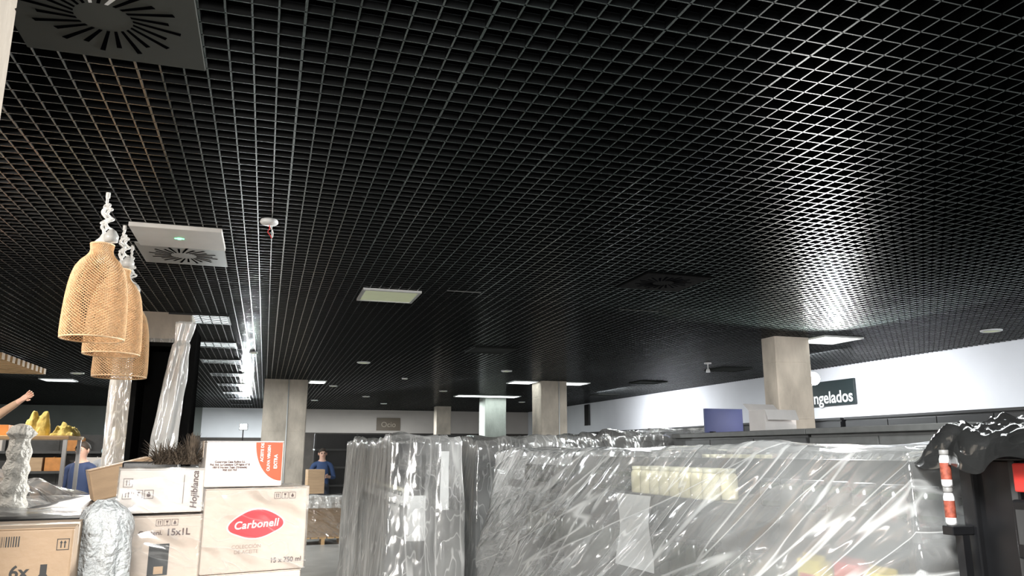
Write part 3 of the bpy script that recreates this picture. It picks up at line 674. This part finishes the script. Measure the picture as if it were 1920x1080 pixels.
# ------------------------------------------------------------ pendants
def pendant(x,y,ztop,zbot,R,seed):
    r=root('pendant_lamp','bell-shaped woven wicker pendant lamp on a knotted white cord','pendant lamp',(x,y,zbot),0,'wicker pendant lamps')
    Ht=ztop-zbot
    prof=[(.98,0),(1.0,.05),(.995,.15),(.98,.28),(.95,.42),(.91,.54),(.85,.65),(.76,.74),(.62,.81),(.46,.86),(.37,.90),(.34,.94),(.37,1.0)]
    def rad(t):
        for a,b in zip(prof,prof[1:]):
            if a[1]<=t<=b[1]+1e-9: return (a[0]+(b[0]-a[0])*(t-a[1])/(b[1]-a[1]))*R
        return .37*R
    N=44; M=68; mb=MB()
    for i in range(M+1):
        t=i/M; rr=rad(t)
        for j in range(N):
            a=2*math.pi*(j+.5*(i%2))/N; mb.v.append((rr*math.cos(a),rr*math.sin(a),t*Ht))
    for i in range(M-1):
        for j in range(N):
            if i%2==0: A=i*N+j; B=(i+1)*N+j; C=(i+2)*N+j; D=(i+1)*N+(j-1)%N
            else: A=i*N+j; B=(i+1)*N+(j+1)%N; C=(i+2)*N+j; D=(i+1)*N+j
            mb.f.append((A,B,C,D)); mb.m.append(0)
    o=part(r,'lamp_shade',mb,[M_wick]); w=o.modifiers.new('w','WIREFRAME'); w.thickness=.0070; w.use_replace=True; w.use_even_offset=False
    ring=[(rad(0)*math.cos(a),rad(0)*math.sin(a),0) for a in [2*math.pi*i/40 for i in range(40)]]
    tube(r,'shade_rim',ring,.005,M_wick,True)
    ring=[(rad(1)*math.cos(a),rad(1)*math.sin(a),Ht) for a in [2*math.pi*i/24 for i in range(24)]]
    tube(r,'neck_ring',ring,.005,M_wick,True)
    part(r,'lamp_holder',MB().lathe([(.001,Ht+.065),(.012,Ht+.06),(.02,Ht+.04),(.042,Ht+.015),(.046,Ht-.01),(.03,Ht-.012)],20,cap=False).lathe([(.018,Ht-.1),(.022,Ht-.01)],14),[M_cord],True)
    part(r,'socket_cup',MB().lathe([(.035,-.03),(.038,.0),(.022,.03),(.01,.04)],16,0,(.05,-.05,Ht+.04)),[mat('pale_socket',(.6,.6,.58),.3)],True)
    random.seed(seed); pts=[(0,0,Ht+.06)]; Lc=CZ-zbot; zc=Ht+.06; n=30
    for i in range(1,n):
        t=i/n; z=zc+(Lc-zc)*t
        am=.034*math.sin(math.pi*min(1,t*1.2)) if t<.8 else .002
        pts.append((am*math.cos(i*2.3)+random.uniform(-.004,.004),am*math.sin(i*2.3),z+.03*math.sin(i*1.7)*(1 if t<.75 else 0)))
    pts.append((0,0,Lc)); tube(r,'cord',pts,.008,M_cord)
    pts=[(.05,-.05,Ht+.075)]+[(.03+.028*math.cos(i*2.0),-.03+.028*math.sin(i*2),Ht+.08+.02*i) for i in range(7)]+[(0,0,Ht+.22)]
    tube(r,'cord_loop',pts,.0065,M_cord)
    part(r,'ceiling_hook',MB().lathe([(.012,Lc-.03),(.012,Lc)],12),[M_cord])
    return r
pendant(-.935,4.68,2.73,2.20,.160,1); pendant(-.955,5.37,2.74,2.195,.164,2); pendant(-.985,5.90,2.67,2.10,.172,3)
# ------------------------------------------------------------ people
def person(lab,loc,rz,ht,arms,shirt,trouser,mask=False):
    s=ht/1.72
    V=[];R=[];REG=[];E=[]
    def add(p,r,reg,par=None):
        V.append(Vector(p)*s); R.append((r[0]*s,r[1]*s) if isinstance(r,tuple) else (r*s,r*s)); REG.append(reg)
        if par is not None: E.append((par,len(V)-1))
        return len(V)-1
    pel=add((0,0,.96),(.15,.11),1); sp=add((0,0,1.12),(.14,.10),0,pel); ch=add((0,.0,1.30),(.165,.115),0,sp); nb=add((0,.01,1.44),(.09,.075),0,ch)
    nk=add((0,.005,1.50),(.052,.055),2,nb); hb=add((0,-.012,1.56),(.062,.07),2,nk); hm=add((0,-.008,1.625),(.076,.092),2,hb); ht_=add((0,0,1.69),(.062,.075),2,hm)
    for sx,arm in ((-1,arms[0]),(1,arms[1])):
        sh=add((sx*.17,0,1.41),(.062,.06),0,nb); el=add(arm[0],.045,0,sh); mid=add([(a+b)/2 for a,b in zip(arm[0],arm[1])],.04,0,el); wr=add(arm[1],.027,2 ,mid)
        d=(Vector(arm[1])-Vector(arm[0])).normalized(); side=d.cross(Vector((0,1,0))); 
        if side.length<.2: side=d.cross(Vector((0,0,1)))
        side.normalize(); nrm=d.cross(side)
        pa=add(Vector(arm[1])+d*.05,(.032,.02),2,wr)
        P=Vector(arm[1])+d*.085; L=(.062,.072,.067,.052)
        for i in range(4):
            o=P+side*(i-1.5)*.02; a=add(o,.0095,2,pa); b=add(o+d*L[i]*.5+nrm*.008,.0085,2,a); add(o+d*L[i]*.85+nrm*.028,.007,2,b)
        t=add(Vector(arm[1])+d*.035+side*-.035,.010,2,pa); add(Vector(arm[1])+d*.075+side*-.05+nrm*.01,.009,2,t)
        hp=add((sx*.095,0,.90),(.088,.09),1,pel); kn=add((sx*.105,-.01,.50),.058,1,hp); cf=add((sx*.105,.01,.35),.056,1,kn); an=add((sx*.105,.02,.09),.038,1,cf); add((sx*.11,-.04,.045),(.038,.035),3,an); add((sx*.115,-.16,.035),(.035,.028),3,len(V)-1)
    me=bpy.data.meshes.new('body'); me.from_pydata([tuple(v) for v in V],E,[])
    t=bpy.data.objects.new('tmp',me); COL.objects.link(t); t.modifiers.new('s','SKIN')
    for i,sv in enumerate(me.skin_vertices[0].data): sv.radius=R[i]; sv.use_root=(i==0)
    ss=t.modifiers.new('ss','SUBSURF'); ss.levels=2; ss.render_levels=2
    m2=bake(t); bpy.data.objects.remove(t)
    m2.materials.clear()
    for mm in (shirt,trouser,M_skin,M_black): m2.materials.append(mm)
    for p in m2.polygons:
        c=p.center; best=min(range(len(V)),key=lambda i:(V[i]-c).length_squared/(max(R[i])**.5)); p.material_index=REG[best]; p.use_smooth=True
    r=root('person',lab,'person',loc,rz)
    o=bpy.data.objects.new('body',m2); link(o,r)
    hc=Vector((0,-.008,1.635))*s
    mb=MB(); n=24; rows=12
    for i in range(rows+1):
        ph=math.pi*.58*i/rows
        for k in range(n):
            th=2*math.pi*k/n; fr=max(0,-math.sin(th)); phh=ph*(1-.42*fr)
            x=.083*math.sin(phh)*math.cos(th); y=.012+.098*math.sin(phh)*math.sin(th); z=.010+.098*math.cos(phh)
            q=1+.05*noise.noise(Vector((x*40,y*40,z*40))); mb.v.append((x*q*s,y*q*s,z*q*s))
    for i in range(rows):
        for k in range(n): j=(k+1)%n; mb.f.append((i*n+k,(i+1)*n+k,(i+1)*n+j,i*n+j)); mb.m.append(0)
    part(r,'hair',mb,[M_hair],True,loc=hc)
    f=MB()
    for sx in (-1,1): f.lathe([(.001,-.008),(.010,-.004),(.011,.002),(.007,.007),(.001,.009)],10,0,(sx*.03*s,-.086*s,0.0),cap=False); f.box(sx*.03*s-.016*s,sx*.03*s+.016*s,-.092*s,-.085*s,.016*s,.022*s)
    part(r,'eyes',f,[M_eye],loc=hc)
    nz=MB().lathe([(.001,.03),(.007,.02),(.012,-.01),(.014,-.025),(.001,-.034)],10,0,(0,-.092*s,-.005*s),cap=False)
    for sx in (-1,1): nz.lathe([(.001,.03),(.012,.02),(.014,0),(.009,-.02),(.001,-.03)],10,0,(sx*.078*s,.005*s,-.01*s),cap=False)
    part(r,'nose_and_ears',nz,[M_skin],True,loc=hc)
    if mask:
        mm=MB(); n=14
        for i in range(8):
            z=-.01-.075*i/7
            for k in range(n):
                a=math.pi*(1.08+.84*k/(n-1)); rr=.092+.016*math.sin(math.pi*i/7); mm.v.append((.9*rr*math.cos(a)*s,rr*1.12*math.sin(a)*s,z*s))
        for i in range(7):
            for k in range(n-1): a=i*n+k; mm.f.append((a,a+n,a+n+1,a+1)); mm.m.append(0)
        part(r,'face_mask',mm,[M_mask],True,loc=hc)
    else:
        part(r,'mouth',bx(-.022*s,.022*s,-.085*s,-.078*s,-.058*s,-.052*s),[mat('lip',(.35,.12,.1),.5)],loc=hc)
    return r
rel=[((-.24,.02,1.14),(-.23,-.08,.90)),((.24,.02,1.14),(.23,-.08,.90))]
bent=[((-.25,.0,1.15),(-.08,-.22,1.12)),((.25,.0,1.15),(.10,-.22,1.18))]
person('man in a blue jacket standing beside wrapped cartons',(1.08,15.7,0),.05,1.64,bent,M_blue,M_jean)
person('person in a dark navy jacket with short dark hair',(-2.16,11.0,0),-.4,1.70,rel,M_navy,M_jean)
person('person wearing a light blue face mask and pale top',(-2.06,12.2,0),-.1,1.74,bent,M_ltshirt,M_jean,mask=True)
p=person('person in a tan shirt reaching up from a step stool',(-2.88,9.3,.52),0,1.70,[((-.25,.0,1.15),(-.23,-.1,.95)),((.30,-.05,1.50),(.47,-.12,1.62))],M_tan,M_jean)
r=root('step_stool','grey steel step stool under a standing person','step stool',(-2.88,9.25,0))
part(r,'platform',bx(-.25,.25,-.22,.2,.49,.52),[M_metal],bevel=.004); part(r,'step',bx(-.25,.25,-.42,-.22,.24,.26),[M_metal])
for sx in (-1,1):
    for a in ((-.42,-.39,.24),(-.22,-.19,.49),(.17,.2,.49)): part(r,'leg',bx(sx*.24-.012,sx*.24+.012,a[0],a[1],0,a[2]),[M_metal])
# ------------------------------------------------------------ lights
def area(loc,rot,sx,sy,e,c=(1,1,1),spread=180):
    l=bpy.data.lights.new('lamp','AREA'); l.shape='RECTANGLE'; l.size=sx; l.size_y=sy; l.energy=e; l.color=c; l.spread=math.radians(spread)
    o=bpy.data.objects.new('area_lamp',l); COL.objects.link(o); o.location=loc; o.rotation_euler=rot; return o
def aim(o,tgt): o.rotation_euler=(Vector(tgt)-o.location).to_track_quat('-Z','Y').to_euler(); return o
def spot(loc,tgt,e,ang,r=.06,c=(1,1,1)):
    l=bpy.data.lights.new('lamp','SPOT'); l.energy=e; l.shadow_soft_size=r; l.color=c; l.spot_size=math.radians(ang); l.spot_blend=.6
    o=bpy.data.objects.new('spot_lamp',l); COL.objects.link(o); o.location=loc
    return aim(o,tgt)
spot((6.88,8.10,2.45),(4.9,5.8,2.95),4200,80,.06,(1,1,.97))
spot((-.62,23.8,2.3),(-.4,10,2.9),1200,80,.1,(.93,1,1))
aim(area((-.5,-1.6,2.0),(0,0,0),1.2,.9,36,(1,.95,.89),85),(-.5,4,1.1))
aim(area((.0,.6,2.9),(0,0,0),.8,.6,58,(.97,1,1),95),(1.7,3.4,.7))  # added overhead fill, brightens the left faces of the plastic sheets
aim(area((4.0,4.6,2.9),(0,0,0),.3,.3,11,(1,.98,.95),60),(6.3,8.3,2.0))  # added fill aimed at the front of the floodlight column
C=(.95,1,1)
area((6.0,12,2.95),(0,0,0),1.2,.6,110,C); area((4.6,21,2.95),(0,0,0),1.2,.6,90,C)
for y,e in ((5,100),(10,95),(17,125)): area((7.6,y,2.9),(0,math.radians(-40),0),.6,1.6,e,(.95,.97,1))  # fills without fixtures, added to light the right wall evenly
area((-.75,14,2.95),(0,0,0),.5,.5,120,C); area((-.5,25,2.95),(0,0,0),1,.5,220,C); area((3.5,25,2.95),(0,0,0),1,.5,150,C)
area((-3,7.6,2.95),(0,0,0),.6,.6,95,(1,.94,.87)); area((-5,13,2.8),(0,0,0),.6,.6,140,(1,.97,.9)); area((-3.5,20,2.9),(0,0,0),.6,.6,170,(1,.98,.93))  # the farthest of these is a fill added to brighten the left background
area((-1.9,9.6,2.95),(0,0,0),.4,.4,80,(1,.96,.9))
aim(area((-2.3,3.2,2.9),(0,0,0),.5,.5,26,(1,.93,.85),110),(-.9,5.2,2.2))  # added fill that brightens the wicker pendants
area((3.0,2.9,2.95),(0,0,0),.3,1.2,45,C)
w=bpy.data.worlds.new('World'); scn.world=w; w.use_nodes=True; w.node_tree.nodes['Background'].inputs[0].default_value=(.9,.95,1,1); w.node_tree.nodes['Background'].inputs[1].default_value=.12
cd=bpy.data.cameras.new('Camera'); cd.lens=27.19; cd.sensor_width=36; cd.clip_start=.05
co=bpy.data.objects.new('Camera',cd); COL.objects.link(co); co.location=(0,0,H); co.rotation_euler=(math.radians(101.92),0,math.radians(-17.4)); scn.camera=co
scn.view_settings.view_transform='Standard'
scn.view_settings.exposure=.3
